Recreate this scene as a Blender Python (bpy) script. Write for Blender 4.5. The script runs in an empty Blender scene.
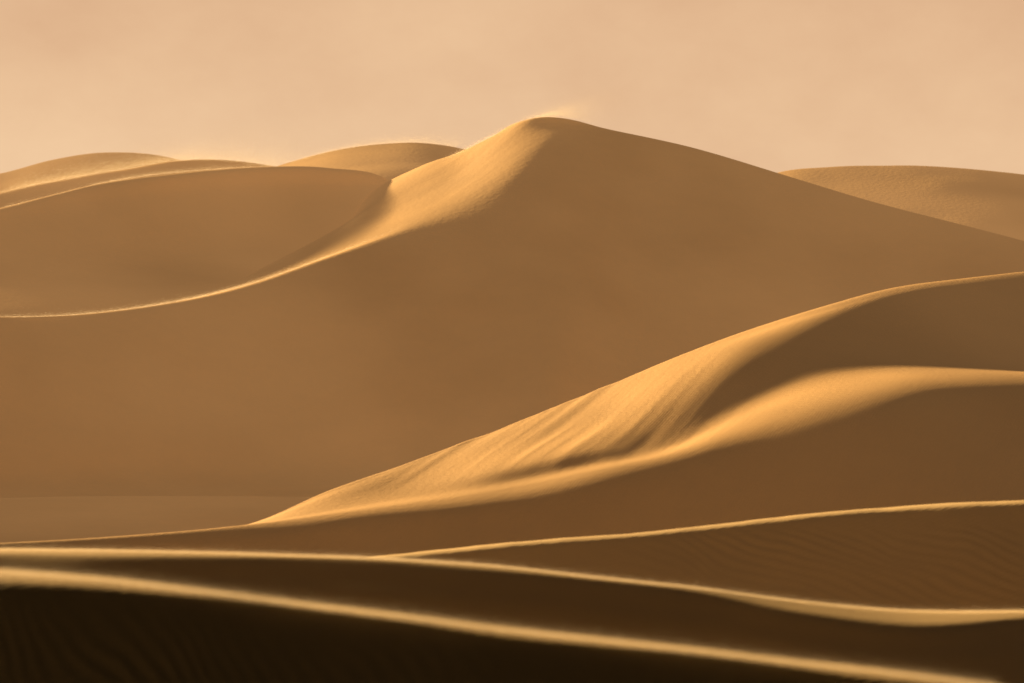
import bpy, math, numpy as np
C = bpy.context.scene
F = 1024*100/36.0
HC = 38.0            # camera height above the plain
CY = 341.5
def W(px, py, D):
    return [(px-512)/F*D, D, (CY-py)/F*D]      # z relative to the eye; HC is added when meshing
rng = np.random.RandomState(7)
PERM = rng.rand(256,256)
def vnoise(x, y):
    xi = np.floor(x).astype(int); yi = np.floor(y).astype(int)
    fx = x-xi; fy = y-yi
    fx = fx*fx*fx*(fx*(fx*6-15)+10); fy = fy*fy*fy*(fy*(fy*6-15)+10)
    g = lambda a,b: PERM[a & 255, b & 255]
    return ((g(xi,yi)*(1-fx)+g(xi+1,yi)*fx)*(1-fy)+(g(xi,yi+1)*(1-fx)+g(xi+1,yi+1)*fx)*fy)*2-1
def fbm(x, y, o=4):
    s = 0; a = 1
    for i in range(o):
        s = s+a*vnoise(x*2**i+17.3*i, y*2**i+5.1*i); a *= .5
    return s
def tang(t, P):
    m = np.zeros_like(P)
    h = t[1:]-t[:-1]
    d = (P[1:]-P[:-1])/h[...,None]
    m[0] = d[0]; m[-1] = d[-1]
    m[1:-1] = (h[:-1][...,None]*d[1:]+h[1:][...,None]*d[:-1])/(h[:-1]+h[1:])[...,None]
    return m
def herm(P0,P1,m0,m1,h,s):
    s2=s*s; s3=s2*s
    return (2*s3-3*s2+1)*P0+(s3-2*s2+s)*h*m0+(-2*s3+3*s2)*P1+(s3-s2)*h*m1
def uinterp(t, P, n):
    t = np.array(t,float); m = tang(t,P)
    q = np.linspace(t[0],t[-1],n)
    k = np.clip(np.searchsorted(t,q,side='right')-1,0,len(t)-2)
    h = (t[k+1]-t[k]); s = ((q-t[k])/h)[:,None]
    return herm(P[k],P[k+1],m[k],m[k+1],h[:,None],s)
def loft(rows, tcol, nu=500, nseg=20):
    R = [uinterp(tcol, np.array(r,float), nu) for r in rows]
    P = np.array(R)
    d = np.sqrt(np.linalg.norm(P[1:]-P[:-1],axis=2))+1e-4
    t = np.concatenate([np.zeros((1,P.shape[1])), np.cumsum(d,axis=0)])
    m = tang(t,P)
    out = []
    for i in range(len(rows)-1):
        for s in np.arange(nseg)/nseg:
            out.append(herm(P[i],P[i+1],m[i],m[i+1],(t[i+1]-t[i])[:,None],s))
    out.append(P[-1])
    return np.array(out)
def relax(G, wt, n):
    # soften creases where wt (per vertex 0..1) is high
    G=G.copy(); w=wt[1:-1,1:-1,None]*.5
    for _ in range(n):
        avg=(G[2:,1:-1]+G[:-2,1:-1]+G[1:-1,2:]+G[1:-1,:-2])/4
        G[1:-1,1:-1]+=w*(avg-G[1:-1,1:-1])
    return G
def ss(x,a,b):
    t=np.clip((x-a)/(b-a),0,1); return t*t*(3-2*t)
def build(name, G, mat, label, disp=None):
    G = G.copy()
    if disp is not None: G[...,2] += disp(G[...,0],G[...,1])
    G[...,2] += HC
    nv,nu,_ = G.shape
    me = bpy.data.meshes.new(name)
    me.vertices.add(nv*nu); me.vertices.foreach_set('co', G.reshape(-1))
    i = np.arange(nv*nu).reshape(nv,nu)
    f = np.stack([i[1:,:-1],i[1:,1:],i[:-1,1:],i[:-1,:-1]],-1).reshape(-1,4)
    me.loops.add(f.size); me.polygons.add(len(f))
    me.loops.foreach_set('vertex_index', f.reshape(-1).astype(np.int32))
    me.polygons.foreach_set('loop_start', (np.arange(len(f))*4).astype(np.int32))
    me.polygons.foreach_set('use_smooth', np.ones(len(f),bool))
    me.update(calc_edges=True); me.validate()
    me.materials.append(mat)
    o = bpy.data.objects.new(name, me); C.collection.objects.link(o)
    o['kind']='structure'; o['label']=label; o['category']='sand dune' if name=='dune' else 'ground'
    return o
def extend(cols, rows, amt=260):
    tc = [cols[0]-amt]+list(cols)+[cols[-1]+amt]
    out=[]
    for r in rows:
        r=np.array(r,float)
        a=(r[0]-r[1])/(cols[1]-cols[0])*amt; b=(r[-1]-r[-2])/(cols[-1]-cols[-2])*amt
        a[2]*=.4; b[2]*=.4
        out.append(np.vstack([r[0]+a,r,r[-1]+b]))
    return tc,out
def rel(r, dD, dz, dx=0):
    r=np.array(r,float).copy(); r[:,1]+=dD; r[:,2]+=dz; r[:,0]+=dx
    return r
def front(r, frac, slope, zb):
    r=np.array(r,float).copy(); drop=np.maximum(r[:,2]-zb,1.0)
    r[:,1]-=frac*drop/np.tan(np.radians(slope)); r[:,2]-=frac*drop
    return r
def back(r, frac, slope, zb):
    r=np.array(r,float).copy(); drop=np.maximum(r[:,2]-zb,1.0)
    r[:,1]+=frac*drop/np.tan(np.radians(slope)); r[:,2]-=frac*drop
    return r
def curve(pts): return np.array([W(*p) for p in pts])

# ------------------------------------------------------------------ materials
def haze_glow(nt, k=1.0):
    # distance haze painted as surface glow: grows with world distance from the near dune field, varied in soft patches
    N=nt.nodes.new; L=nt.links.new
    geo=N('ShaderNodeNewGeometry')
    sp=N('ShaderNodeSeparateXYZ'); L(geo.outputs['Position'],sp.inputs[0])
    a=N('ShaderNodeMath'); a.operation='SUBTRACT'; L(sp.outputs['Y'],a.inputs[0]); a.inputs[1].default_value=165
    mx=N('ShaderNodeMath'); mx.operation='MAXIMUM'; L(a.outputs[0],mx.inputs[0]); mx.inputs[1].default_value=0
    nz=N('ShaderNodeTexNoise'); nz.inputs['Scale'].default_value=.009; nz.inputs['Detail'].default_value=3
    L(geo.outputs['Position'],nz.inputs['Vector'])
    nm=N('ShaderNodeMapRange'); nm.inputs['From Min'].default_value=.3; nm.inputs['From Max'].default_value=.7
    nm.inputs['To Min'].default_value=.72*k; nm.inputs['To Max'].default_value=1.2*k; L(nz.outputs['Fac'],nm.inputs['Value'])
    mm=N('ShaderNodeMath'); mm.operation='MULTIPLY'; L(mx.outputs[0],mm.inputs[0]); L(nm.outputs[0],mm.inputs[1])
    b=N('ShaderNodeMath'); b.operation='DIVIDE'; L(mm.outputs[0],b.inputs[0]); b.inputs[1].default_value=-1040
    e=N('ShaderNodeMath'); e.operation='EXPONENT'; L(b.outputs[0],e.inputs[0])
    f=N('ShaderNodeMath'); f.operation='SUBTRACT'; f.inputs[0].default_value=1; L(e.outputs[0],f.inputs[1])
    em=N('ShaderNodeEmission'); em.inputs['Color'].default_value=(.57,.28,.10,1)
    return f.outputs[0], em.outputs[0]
def sand(name, base, ripple=0.0, rscale=1.0, rang=0.0, grain=0.05, gscale=2.0, dust=1.0):  # dust scales the haze glow mixed into the sand
    m = bpy.data.materials.new(name); m.use_nodes=True
    nt=m.node_tree; nt.nodes.clear(); N=nt.nodes.new; L=nt.links.new
    out=N('ShaderNodeOutputMaterial'); bs=N('ShaderNodeBsdfPrincipled')
    geo=N('ShaderNodeNewGeometry')
    n1=N('ShaderNodeTexNoise'); n1.inputs['Scale'].default_value=.035; n1.inputs['Detail'].default_value=3
    L(geo.outputs['Position'],n1.inputs['Vector'])
    rp=N('ShaderNodeValToRGB')
    rp.color_ramp.elements[0].position=.3; rp.color_ramp.elements[1].position=.7
    rp.color_ramp.elements[0].color=[c*.84 for c in base]+[1]; rp.color_ramp.elements[1].color=[min(1,c*1.12) for c in base]+[1]
    L(n1.outputs['Fac'],rp.inputs['Fac']); L(rp.outputs['Color'],bs.inputs['Base Color'])
    bs.inputs['Roughness'].default_value=.6
    bs.inputs['Specular IOR Level'].default_value=.3
    n2=N('ShaderNodeTexNoise'); n2.inputs['Scale'].default_value=gscale; n2.inputs['Detail'].default_value=3
    L(geo.outputs['Position'],n2.inputs['Vector'])
    b1=N('ShaderNodeBump'); b1.inputs['Strength'].default_value=1; b1.inputs['Distance'].default_value=grain
    L(n2.outputs['Fac'],b1.inputs['Height'])
    last=b1
    if ripple>0:
        mp=N('ShaderNodeMapping'); mp.inputs['Rotation'].default_value=(0,0,math.radians(rang))
        L(geo.outputs['Position'],mp.inputs['Vector'])
        wv=N('ShaderNodeTexWave'); wv.inputs['Scale'].default_value=rscale; wv.inputs['Distortion'].default_value=3.5
        wv.inputs['Detail'].default_value=1; wv.inputs['Detail Scale'].default_value=.6
        L(mp.outputs['Vector'],wv.inputs['Vector'])
        b2=N('ShaderNodeBump'); b2.inputs['Strength'].default_value=1; b2.inputs['Distance'].default_value=ripple
        L(wv.outputs['Fac'],b2.inputs['Height']); L(b1.outputs['Normal'],b2.inputs['Normal']); last=b2
    L(last.outputs['Normal'],bs.inputs['Normal'])
    fac,em=haze_glow(nt,dust)
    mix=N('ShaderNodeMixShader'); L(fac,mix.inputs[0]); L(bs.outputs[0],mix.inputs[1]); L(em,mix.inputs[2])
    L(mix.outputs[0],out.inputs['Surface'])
    return m
SB=(.74,.45,.175)
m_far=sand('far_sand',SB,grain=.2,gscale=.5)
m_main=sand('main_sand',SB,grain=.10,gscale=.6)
m_left=sand('left_sand',SB,grain=.10,gscale=.6,dust=1.12)  # slightly more painted haze glow on the shaded left dune
m_low=sand('low_sand',SB,grain=.1,gscale=.8,dust=1.5)  # stronger haze glow lightens this shadowed low band
m_mid=sand('mid_sand',(.66,.39,.15),ripple=.014,rscale=.8,rang=25,grain=.07,gscale=1.4,dust=1.1)  # a little extra haze glow lifts its shaded slab
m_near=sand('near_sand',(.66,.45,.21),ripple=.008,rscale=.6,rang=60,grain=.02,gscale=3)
m_plain=sand('darkened_plain',(.14,.12,.095),grain=.05,gscale=1.5)  # colour darkened to cut bounce light onto the nearest shaded face

# ------------------------------------------------------------------ dunes, back to front
def simple(pts, bslope, fslope, zb, mat, label, disp=None, rnd=(6,1.2,5,1.0), seg=16, nu=400, foot=None):
    cr=curve(pts); cols=[p[0] for p in pts]
    d2=np.array(rnd[2]); z2=np.array(rnd[3])
    rows=[back(cr,1.0,bslope,zb), back(cr,.5,bslope,zb), rel(cr,rnd[0],-rnd[1]), cr, rel(cr,-d2*.5,-z2*.32), rel(cr,-d2,-z2)]
    f0=rows[-1]
    if foot is None:
        for fr in (.12,.4,.7,1.0): rows.append(front(f0,fr,fslope,zb))
    else:
        w1,s1,w2,s2=foot
        rows.append(rel(f0,-w1*.5,-w1*.5*math.tan(math.radians(s1))))
        rows.append(rel(f0,-w1,-w1*math.tan(math.radians(s1))))
        rows.append(rel(rows[-1],-w2,-w2*math.tan(math.radians(s2))))
        rows.append(front(rows[-1],1.0,fslope,zb))
    last=rows[-1]; rows.append(rel(last,-30,-3))
    tc,rows=extend(cols,rows)
    return build('dune',loft(rows,tc,nu,seg),mat,label,disp)
big=lambda a,s:(lambda x,y:a*fbm(x*s,y*s,3))
simple([(-80,182,1600),(0,175,1600),(50,161,1600),(100,153,1600),(150,154,1600),(190,163,1610),(260,185,1620),(330,215,1630)],
       14,30,-40,m_far,'pale rounded dune farthest away at upper left on the horizon',big(1.2,.01),foot=(40,22,80,10))
simple([(-80,210,1300),(0,194,1310),(60,181,1320),(120,170,1330),(180,161,1340),(230,162,1350),(290,170,1360),(350,190,1370)],
       14,30,-40,m_far,'long thin sunlit dune just behind the shaded left dune',big(1.2,.012),foot=(24,27,50,9))
simple([(230,185,1180),(290,164,1180),(340,151,1180),(380,145,1185),(420,143,1190),(455,147,1195),(500,160,1200),(560,190,1210)],
       14,30,-40,m_far,'small sunlit dune touching the left shoulder of the tall peak',big(1.0,.012),foot=(50,12,50,14))
simple([(700,200,1300),(740,183,1300),(785,171,1300),(830,168,1300),(880,167,1300),(950,169,1300),(1024,177,1300),(1100,190,1300)],
       14,30,-40,m_far,'broad hazy dune behind the right slope of the tall peak',big(1.2,.012),foot=(80,17,60,20))
# unseen dune added outside the frame on the left so its shadow falls over the low ground between the dunes
cr=np.array([[-520,760,15],[-430,745,60],[-340,730,90],[-270,715,88],[-220,705,62],[-188,698,22],[-165,690,-25]],float)
rows=[back(cr,1,18,-38),rel(cr,6,-1.5),cr,rel(cr,-6,-2.5),front(rel(cr,-6,-2.5),1,32,-39)]
build('dune',loft(rows,[0,1,2,3,4,5,6],80,10),m_main,'unseen dune added beyond the left edge to cast shadow')

# left shaded dune with hollow
cols=[-60,0,100,200,270,330,385,430]
cr=curve([(-60,218,862),(0,208,870),(100,184,890),(200,170,905),(270,167,915),(330,168,922),(385,178,932),(430,215,940)])
hol=curve([(-60,281,812),(0,277,821),(100,272,846),(200,267,872),(270,264,885),(330,258,890),(385,240,894),(430,245,900)])
low=curve([(-60,319,762),(0,319,767),(100,316,781),(200,309,792),(270,302,808),(330,296,829),(385,290,848),(430,290,855)])
mid=cr*.42+hol*.58; mid[:,2]-=1.8; up=cr*.8+hol*.2; up[:,2]-=.4
rows=[back(cr,1,16,-38),back(cr,.4,14,-38),rel(cr,8,-1.2),cr,rel(cr,-5,-1.2),up,mid,hol,low,rel(low,-40,-22),rel(low,-60,-50)]
tc,rows=extend(cols,rows)
G=loft(rows,tc,450,18); vi=(np.arange(G.shape[0])/18.0)[:,None]+np.zeros((1,450))
G=relax(G,ss(vi,5,6)*(1-ss(vi,8.5,9)),260)
build('dune',G,m_left,'shaded dune at left with a smooth pale hollow below it',big(.35,.02))

# tall main dune
cols=[-60,0,130,240,340,400,440,480,515,550,575,600,700,860,1024,1120]
R=curve([(-60,316,735),(0,317,750),(130,309,775),(240,287,800),(340,252,825),(400,228,840),(440,210,852),(480,186,866),(515,148,886),(548,110,902),(575,115,904),(600,124,905),(700,150,905),(860,198,890),(1024,241,870),(1120,268,860)])
A=rel(R,8,-1.0); S=rel(R,30,-6); T=rel(R,80,-25)
for k,p in {3:(247,280,816),4:(350,235,848),5:(395,209,872),6:(432,187,884),7:(466,167,893),8:(500,137,902),9:(541,113.5,905)}.items(): A[k]=W(*p)
for k,p in {3:(255,272,832),4:(355,217,870),5:(387,188,905),6:(425,165,918),7:(458,152.5,917),8:(492,136,914),9:(527,120,911)}.items(): S[k]=W(*p)
for k,p in {3:(235,290,850),4:(340,240,895),5:(372,200,940),6:(412,184,950),7:(448,174,950),8:(488,162,950),9:(528,148,950)}.items(): T[k]=W(*p)
for k in range(10,16):
    A[k]=R[k]+[0,4,-.5]; S[k]=R[k]+[0,12,-3.5]; T[k]=R[k]+[0,48,-22]
U=T.copy(); U[:,1]+=110; U[:,2]=-20; V=U.copy(); V[:,1]+=70; V[:,2]=-45
P0=R.copy()
pd=[4,4,4,4.5,5,7,11,16,20,14,8,4,3,3,3,3]; pz=[.5,.5,.5,.5,.7,1.8,3.6,5.6,7.2,5,3,1.6,1.2,1.2,1.2,1.2]
P0[:,1]-=pd; P0[:,2]-=pz
P1=P0.copy(); P1[:,1]-=10; P1[:,2]-=5.2
rows=[V,U,T,S,A,R,P0,P1]+[front(P1,f,32,-37) for f in (.2,.45,.72,.93)]
l=front(P1,1.0,30,-37); rows+= [rel(l,-12,-.5), rel(l,-50,-3)]
tc,rows=extend(cols,rows)
G=loft(rows,tc,700,16)
pxs=np.linspace(tc[0],tc[-1],700)[None,:]; vi=(np.arange(G.shape[0])/16.0)[:,None]
wt=ss(pxs,380,480)*(1-ss(pxs,585,650))*ss(vi,3.9,4.8)*(1-ss(vi,8,10))
G=relax(G,wt,900)
G=relax(G,np.clip(ss(pxs,250,380)*(1-ss(pxs,600,700)),0,1)*ss(vi,2.6,3.6)*(1-ss(vi,7,8)),40)
def dE(x,y):
    # faint wind flutes on the left flank of the peak
    a=math.radians(225); u=x*math.cos(a)+y*math.sin(a); v=-x*math.sin(a)+y*math.cos(a)
    w=np.exp(-((x+20)/25)**2)*ss(y,840,870)*(1-ss(y,925,945))
    return .40*fbm(x*.015,y*.015,2)+.08*w*fbm(v*.22,u*.02,2)
build('dune',G,m_main,'tallest peaked dune in the centre with sunlit curving left ridge',dE)

# low pale band
simple([(-80,499,600),(0,498,600),(120,497,600),(250,497,605),(400,500,610),(600,505,620)],8,3.2,-38,m_low,'low flat pale dune at the foot of the tall dune, left',big(.3,.02),rnd=(10,.5,10,.4))

# right sunlit dune
cols=[-60,0,130,255,330,400,500,600,680,740,820,900,960,1024,1100]
Lr=curve([(-60,546,345),(0,543,350),(130,535,361),(255,523.5,371),(330,515,375),(400,506,379),(500,491,383),(600,470,386),(680,453,390),(740,434,395),(820,407,401),(900,386,407),(960,381,411),(1024,379,415),(1100,381,420)])
Uc=curve([(-60,547,352),(0,544,357),(130,536,368),(255,522,380),(330,490.5,394),(400,466,406),(500,428,422),(600,388,437),(680,356,445),(740,333,453),(820,307,466),(900,287,485),(960,279,498),(1024,272,512),(1100,266,528)])
Tr=Uc*.5+Lr*.5
for k,p in {6:(500,467,392),7:(600,449,396),8:(680,443,400),9:(740,411,412),10:(820,376,426),11:(900,364,438),12:(960,364,447),13:(1024,369,453),14:(1100,376,460)}.items(): Tr[k]=W(*p)
Mu=Uc*.55+Tr*.45
for k,p in {7:(600,423,412),8:(680,393,417),9:(740,355,430),10:(820,327,447),11:(900,312,465),12:(960,306,478),13:(1024,302,490),14:(1100,301,502)}.items(): Mu[k]=W(*p)
Ml=Lr*.5+Tr*.5; Ml[9:,2]+=.4
Ml[4:8,2]-=np.array([.25,.45,.6,.5]); Tr[4:7,2]-=np.array([.2,.4,.4])
ud=np.array([2.5]*7+[3,4,5,6,6,6,6,6]); uz=np.array([.3]*7+[.35,.4,.5,.7,.8,.9,1,1])
ld=np.array([4]*7+[4,4.5,5,6.5,8,8,8,8.]); lz=np.array([1.2]*7+[1.3,1.7,2.1,2.7,3.2,3.6,3.8,3.8])
rows=[back(Uc,1,20,-38),back(Uc,.4,18,-38),rel(Uc,4,-.8),Uc,rel(Uc,-ud,-uz),Mu,Tr,Ml,Lr,rel(Lr,-ld,-lz)]
rows[4][:4]=Uc[:4]*.8+Tr[:4]*.2
f0=rows[-1]
rows+=[front(f0,f,29,-38) for f in (.2,.5,.8,1.0)]
rows.append(rel(rows[-1],-15,-3))
tc,rows=extend(cols,rows)
G=loft(rows,tc,700,18)
pxs=np.linspace(tc[0],tc[-1],700)[None,:]; vi=(np.arange(G.shape[0])/18.0)[:,None]
G=relax(G,ss(pxs,600,780)*ss(vi,4.1,5.0)*(1-ss(vi,10,11)),300)
def dF(x,y):
    a=math.radians(248); u=x*math.cos(a)+y*math.sin(a); v=-x*math.sin(a)+y*math.cos(a)
    w=np.exp(-((x-6)/20)**2)*np.clip((y-388)/12,0,1)
    return .06*w*fbm(v*.8,u*.02,2)+.14*w*fbm(v*.25,u*.015,2)+.12*fbm(x*.03,y*.03,2)
build('dune',G,m_mid,'golden streaked dune rising to the right below the tall peak',dF)

def ripples(x,y,lam,ang,amp,warp=.35):
    a=math.radians(ang); s=x*math.cos(a)+y*math.sin(a)
    s=s+warp*lam*2*fbm(x/(lam*5),y/(lam*5),2)
    m=.55+.45*vnoise(x/(lam*9)+3.1,y/(lam*9)+8.2)
    return amp*m*np.sin(2*math.pi*s/lam)
def dH(x,y):
    return .1*fbm(x*.06,y*.06,3)+.03*fbm(x*.35,y*.35,2)+ripples(x,y,1.5,60,.05)*(1-ss(y,292,296))*ss(x,2,30)
simple([(340,560,288),(420,553,290),(500,545,292),(600,537,294),(700,527,296),(800,516,298),(900,508,300),(960,504,300),(1024,502,300),(1100,501,300)],
       16,29,-38,m_near,'low dark dune with thin bright rim at lower right',dH,rnd=(3,.2,1.5,.3),nu=1300,seg=22)
dI=np.array([1.6,1.8,2.2,1.6,.9,1.0,1.6,1.3,1.8,4.8,6.2,2.6,1.5]); zI=dI*np.array([.13]*8+[.13,.11,.11,.12,.13])
simple([(-60,549,216),(0,550,216),(100,551,216),(200,553,216),(300,556,216),(400,560,216),(500,567,216),(600,578,216),(700,589,217),(800,602,218),(900,611,220),(1024,612,223),(1100,610,226)],
       12,25,-38,m_near,'foreground dune with bright crest sweeping gently down to right',lambda x,y:.02*fbm(x*.06,y*.06,2),rnd=(3,.15,dI,zI),foot=(6,21,14,26),nu=900,seg=18)
dJ=np.array([1.2,1.8,1.7,1.2,.7,.7,1.2,1.0,.6,.8,1.3,.9,.9])
simple([(-60,566,133),(0,572,132),(100,580,131),(200,592,130),(300,605,130),(400,617,129),(500,630,128),(600,641,127),(700,652,126),(800,664,125),(900,675,124),(1000,688,123),(1100,700,122)],
       14,32,-38,m_near,'nearest dark dune along the bottom with glowing orange crest',lambda x,y:.01*fbm(x*.08,y*.08,2)+ripples(x,y,.8,34,.06)*(1-ss(y,124,129+.045*np.clip(-x,-30,30)))*(1-ss(x,-8,4)),rnd=(2,.06,dJ,dJ*.2),nu=1600,seg=36)

# plain
G=np.zeros((2,2,3)); G[0,:,1]=9000; G[1,:,1]=-3000; G[:,0,0]=-9000; G[:,1,0]=9000; G[...,2]=-38
build('ground',G,m_plain,'flat plain under the dunes, darkened to cut bounce light')

# ------------------------------------------------------------------ wind-blown sand above the crests
gm=bpy.data.materials.new('blown_grain'); gm.use_nodes=True
nt=gm.node_tree; nt.nodes.clear(); N=nt.nodes.new; L=nt.links.new
o_=N('ShaderNodeOutputMaterial'); d_=N('ShaderNodeBsdfDiffuse'); t_=N('ShaderNodeBsdfTranslucent'); a_=N('ShaderNodeAddShader')
d_.inputs[0].default_value=(.42,.36,.28,1); t_.inputs[0].default_value=(.42,.36,.28,1)
L(d_.outputs[0],a_.inputs[0]); L(t_.outputs[0],a_.inputs[1]); L(a_.outputs[0],o_.inputs[0])
def blown(pts, n, size, h, depth, drift, label, wfun=None, seed=1, sink=.15):
    r=np.random.RandomState(seed)
    P=curve(pts); t=np.array([p[0] for p in pts],float)
    Q=uinterp(t,P,2000); u=r.rand(n)
    if wfun is not None:
        k=wfun(t[0]+u*(t[-1]-t[0]))>r.rand(n); u=u[k]; n=len(u)
    c=Q[np.clip((u*1999).astype(int),0,1999)].copy()
    hh=r.exponential(1,n)*h
    c[:,2]+=hh-sink*h; c[:,1]+=r.normal(0,1,n)*depth; c[:,0]+=hh*drift*(.5+r.rand(n))
    tri=r.normal(0,1,(n,3,3))*size*.6
    V=(c[:,None,:]+tri).reshape(-1,3); V[:,2]+=HC
    me=bpy.data.meshes.new('blowing_sand'); me.vertices.add(3*n); me.vertices.foreach_set('co',V.reshape(-1))
    me.loops.add(3*n); me.polygons.add(n); me.loops.foreach_set('vertex_index',np.arange(3*n,dtype=np.int32))
    me.polygons.foreach_set('loop_start',(np.arange(n)*3).astype(np.int32)); me.update(calc_edges=True)
    me.materials.append(gm)
    o=bpy.data.objects.new('blowing_sand',me); C.collection.objects.link(o)
    o['kind']='stuff'; o['label']=label; o['category']='blowing sand'
blown([(-20,316.5,748),(0,317,749),(130,309,774),(240,287,799),(340,252,824),(400,228,839),(440,210,851)],60000,.05,.3,1.0,0,'thin veil of golden sand blowing along the curving ridge of the tall dune',wfun=lambda p:(1-ss(p,260,420))*(.45+.55*ss(p,40,200)),seed=1)
blown([(440,162,918),(458,153,917),(492,136,914),(527,121,911),(550,116,905),(575,118,905),(600,125,906)],110000,.045,2.0,5,2.2,'faint plume of sand blowing off the highest peak',wfun=lambda p:.6+.4*ss(p,500,540)*(1-ss(p,550,585))-.6*ss(p,560,600),seed=2)
blown([(0,194,1310),(60,181,1320),(120,170,1330),(180,161,1340),(230,162,1350),(290,170,1360)],140000,.08,3.6,8,2.0,'wind-blown dust over the long thin dune at upper left',seed=5)
blown([(290,164,1180),(340,151,1180),(380,145,1185),(420,143,1190),(455,147,1195)],45000,.06,1.4,6,2.0,'dust lifting from the small dune beside the peak',seed=7)
blown([(0,209,870),(60,195,882),(100,184,890),(200,170.5,905),(270,167.5,915)],50000,.04,.5,2,2.0,'thin dust along the crest of the shaded left dune',seed=6)
blown([(0,572,132),(100,580,131),(200,592,130),(300,605,130),(400,617,129),(500,630,128),(600,641,127),(700,652,126),(800,664,125),(900,675,124),(1000,688,123)],150000,.01,.13,.8,0,'low veil of sand skimming the nearest crest',seed=3,sink=.3)
blown([(0,550,216),(100,551,216),(200,553,216),(300,556,216),(400,560,216),(500,567,216),(600,578,216),(700,589,217),(800,602,218),(900,611,220),(1024,612,223)],110000,.015,.12,.6,0,'low veil of sand skimming the foreground crest',seed=4,sink=.3)

# ------------------------------------------------------------------ light
EL=math.radians(15.5); AZ=math.radians(44)
Ld=np.array([-math.cos(EL)*math.cos(AZ), math.cos(EL)*math.sin(AZ), math.sin(EL)])
sd=bpy.data.lights.new('sun','SUN'); sd.energy=17; sd.angle=math.radians(2.5); sd.color=(1,.73,.38)
so=bpy.data.objects.new('sun',sd); C.collection.objects.link(so)
from mathutils import Vector
so.rotation_euler=Vector(Ld).to_track_quat('Z','Y').to_euler(); so.location=(-300,300,300)
w=bpy.data.worlds.new('World'); C.world=w; w.use_nodes=True
nt=w.node_tree; nt.nodes.clear(); N=nt.nodes.new; L=nt.links.new
out=N('ShaderNodeOutputWorld'); bg=N('ShaderNodeBackground'); bg.inputs['Strength'].default_value=.1
sky=N('ShaderNodeTexSky'); sky.sky_type='NISHITA'; sky.sun_disc=False; sky.sun_elevation=EL
sky.sun_rotation=math.atan2(Ld[0],Ld[1]); sky.dust_density=6; sky.air_density=1
tint=N('ShaderNodeMix'); tint.data_type='RGBA'; tint.blend_type='MULTIPLY'; tint.inputs[0].default_value=1
tint.inputs['B'].default_value=(.055,.041,.025,1)
L(sky.outputs[0],tint.inputs['A'])
tc_=N('ShaderNodeTexCoord'); sp=N('ShaderNodeSeparateXYZ'); L(tc_.outputs['Generated'],sp.inputs[0])
mr=N('ShaderNodeMapRange'); mr.inputs['From Min'].default_value=.12; mr.inputs['From Max'].default_value=.22; mr.inputs['To Min'].default_value=1; mr.inputs['To Max'].default_value=0; mr.interpolation_type='SMOOTHSTEP'
L(sp.outputs['Z'],mr.inputs['Value'])
mr2=N('ShaderNodeMapRange'); mr2.inputs['From Min'].default_value=.2; mr2.inputs['From Max'].default_value=.85; mr2.interpolation_type='SMOOTHSTEP'
L(sp.outputs['Y'],mr2.inputs['Value'])
mu=N('ShaderNodeMath'); mu.operation='MULTIPLY'; L(mr.outputs[0],mu.inputs[0]); L(mr2.outputs[0],mu.inputs[1])
nz=N('ShaderNodeTexNoise'); nz.inputs['Scale'].default_value=9; nz.inputs['Detail'].default_value=7; nz.inputs['Roughness'].default_value=.6
mp=N('ShaderNodeMapping'); mp.inputs['Scale'].default_value=(1,1,1.6); mp.inputs['Rotation'].default_value=(0,.5,0); L(tc_.outputs['Generated'],mp.inputs['Vector']); L(mp.outputs[0],nz.inputs['Vector'])
# veil brightness: elevation gradient + brighter towards the sun (left) + soft dust patches
g1=N('ShaderNodeMapRange'); g1.inputs['From Min'].default_value=.125; g1.inputs['From Max'].default_value=.05; L(sp.outputs['Z'],g1.inputs['Value'])
g2=N('ShaderNodeMath'); g2.operation='MULTIPLY_ADD'; L(sp.outputs['X'],g2.inputs[0]); g2.inputs[1].default_value=-.9; L(g1.outputs[0],g2.inputs[2])
g3=N('ShaderNodeMath'); g3.operation='MULTIPLY_ADD'; L(nz.outputs['Fac'],g3.inputs[0]); g3.inputs[1].default_value=2.8; L(g2.outputs[0],g3.inputs[2])
cr_=N('ShaderNodeValToRGB'); cr_.color_ramp.elements[0].position=.2; cr_.color_ramp.elements[1].position=1.0
cr_.color_ramp.elements[0].color=(.72,.44,.255,1); cr_.color_ramp.elements[1].color=(.87,.58,.345,1)
gg=N('ShaderNodeMath'); gg.operation='MULTIPLY_ADD'; gg.inputs[1].default_value=.5; gg.inputs[2].default_value=-.38; L(g3.outputs[0],gg.inputs[0])
L(gg.outputs[0],cr_.inputs[0])
sc=N('ShaderNodeMix'); sc.data_type='RGBA'; sc.blend_type='MULTIPLY'; sc.inputs[0].default_value=1; sc.inputs['B'].default_value=(10,10,10,1); L(cr_.outputs[0],sc.inputs['A'])
mix=N('ShaderNodeMix'); mix.data_type='RGBA'; L(mu.outputs[0],mix.inputs[0]); L(tint.outputs['Result'],mix.inputs['A']); L(sc.outputs['Result'],mix.inputs['B'])
L(mix.outputs['Result'],bg.inputs['Color']); L(bg.outputs[0],out.inputs[0])

# ------------------------------------------------------------------ camera
cd=bpy.data.cameras.new('camera'); cd.lens=100; cd.sensor_width=36; cd.clip_end=30000; cd.clip_start=1
co=bpy.data.objects.new('camera',cd); C.collection.objects.link(co); co.location=(0,0,HC); co.rotation_euler=(math.pi/2,0,0)
cd.dof.use_dof=True; cd.dof.focus_distance=600; cd.dof.aperture_fstop=.22
C.camera=co
C.view_settings.view_transform='Standard'; C.view_settings.look='None'; C.view_settings.exposure=0
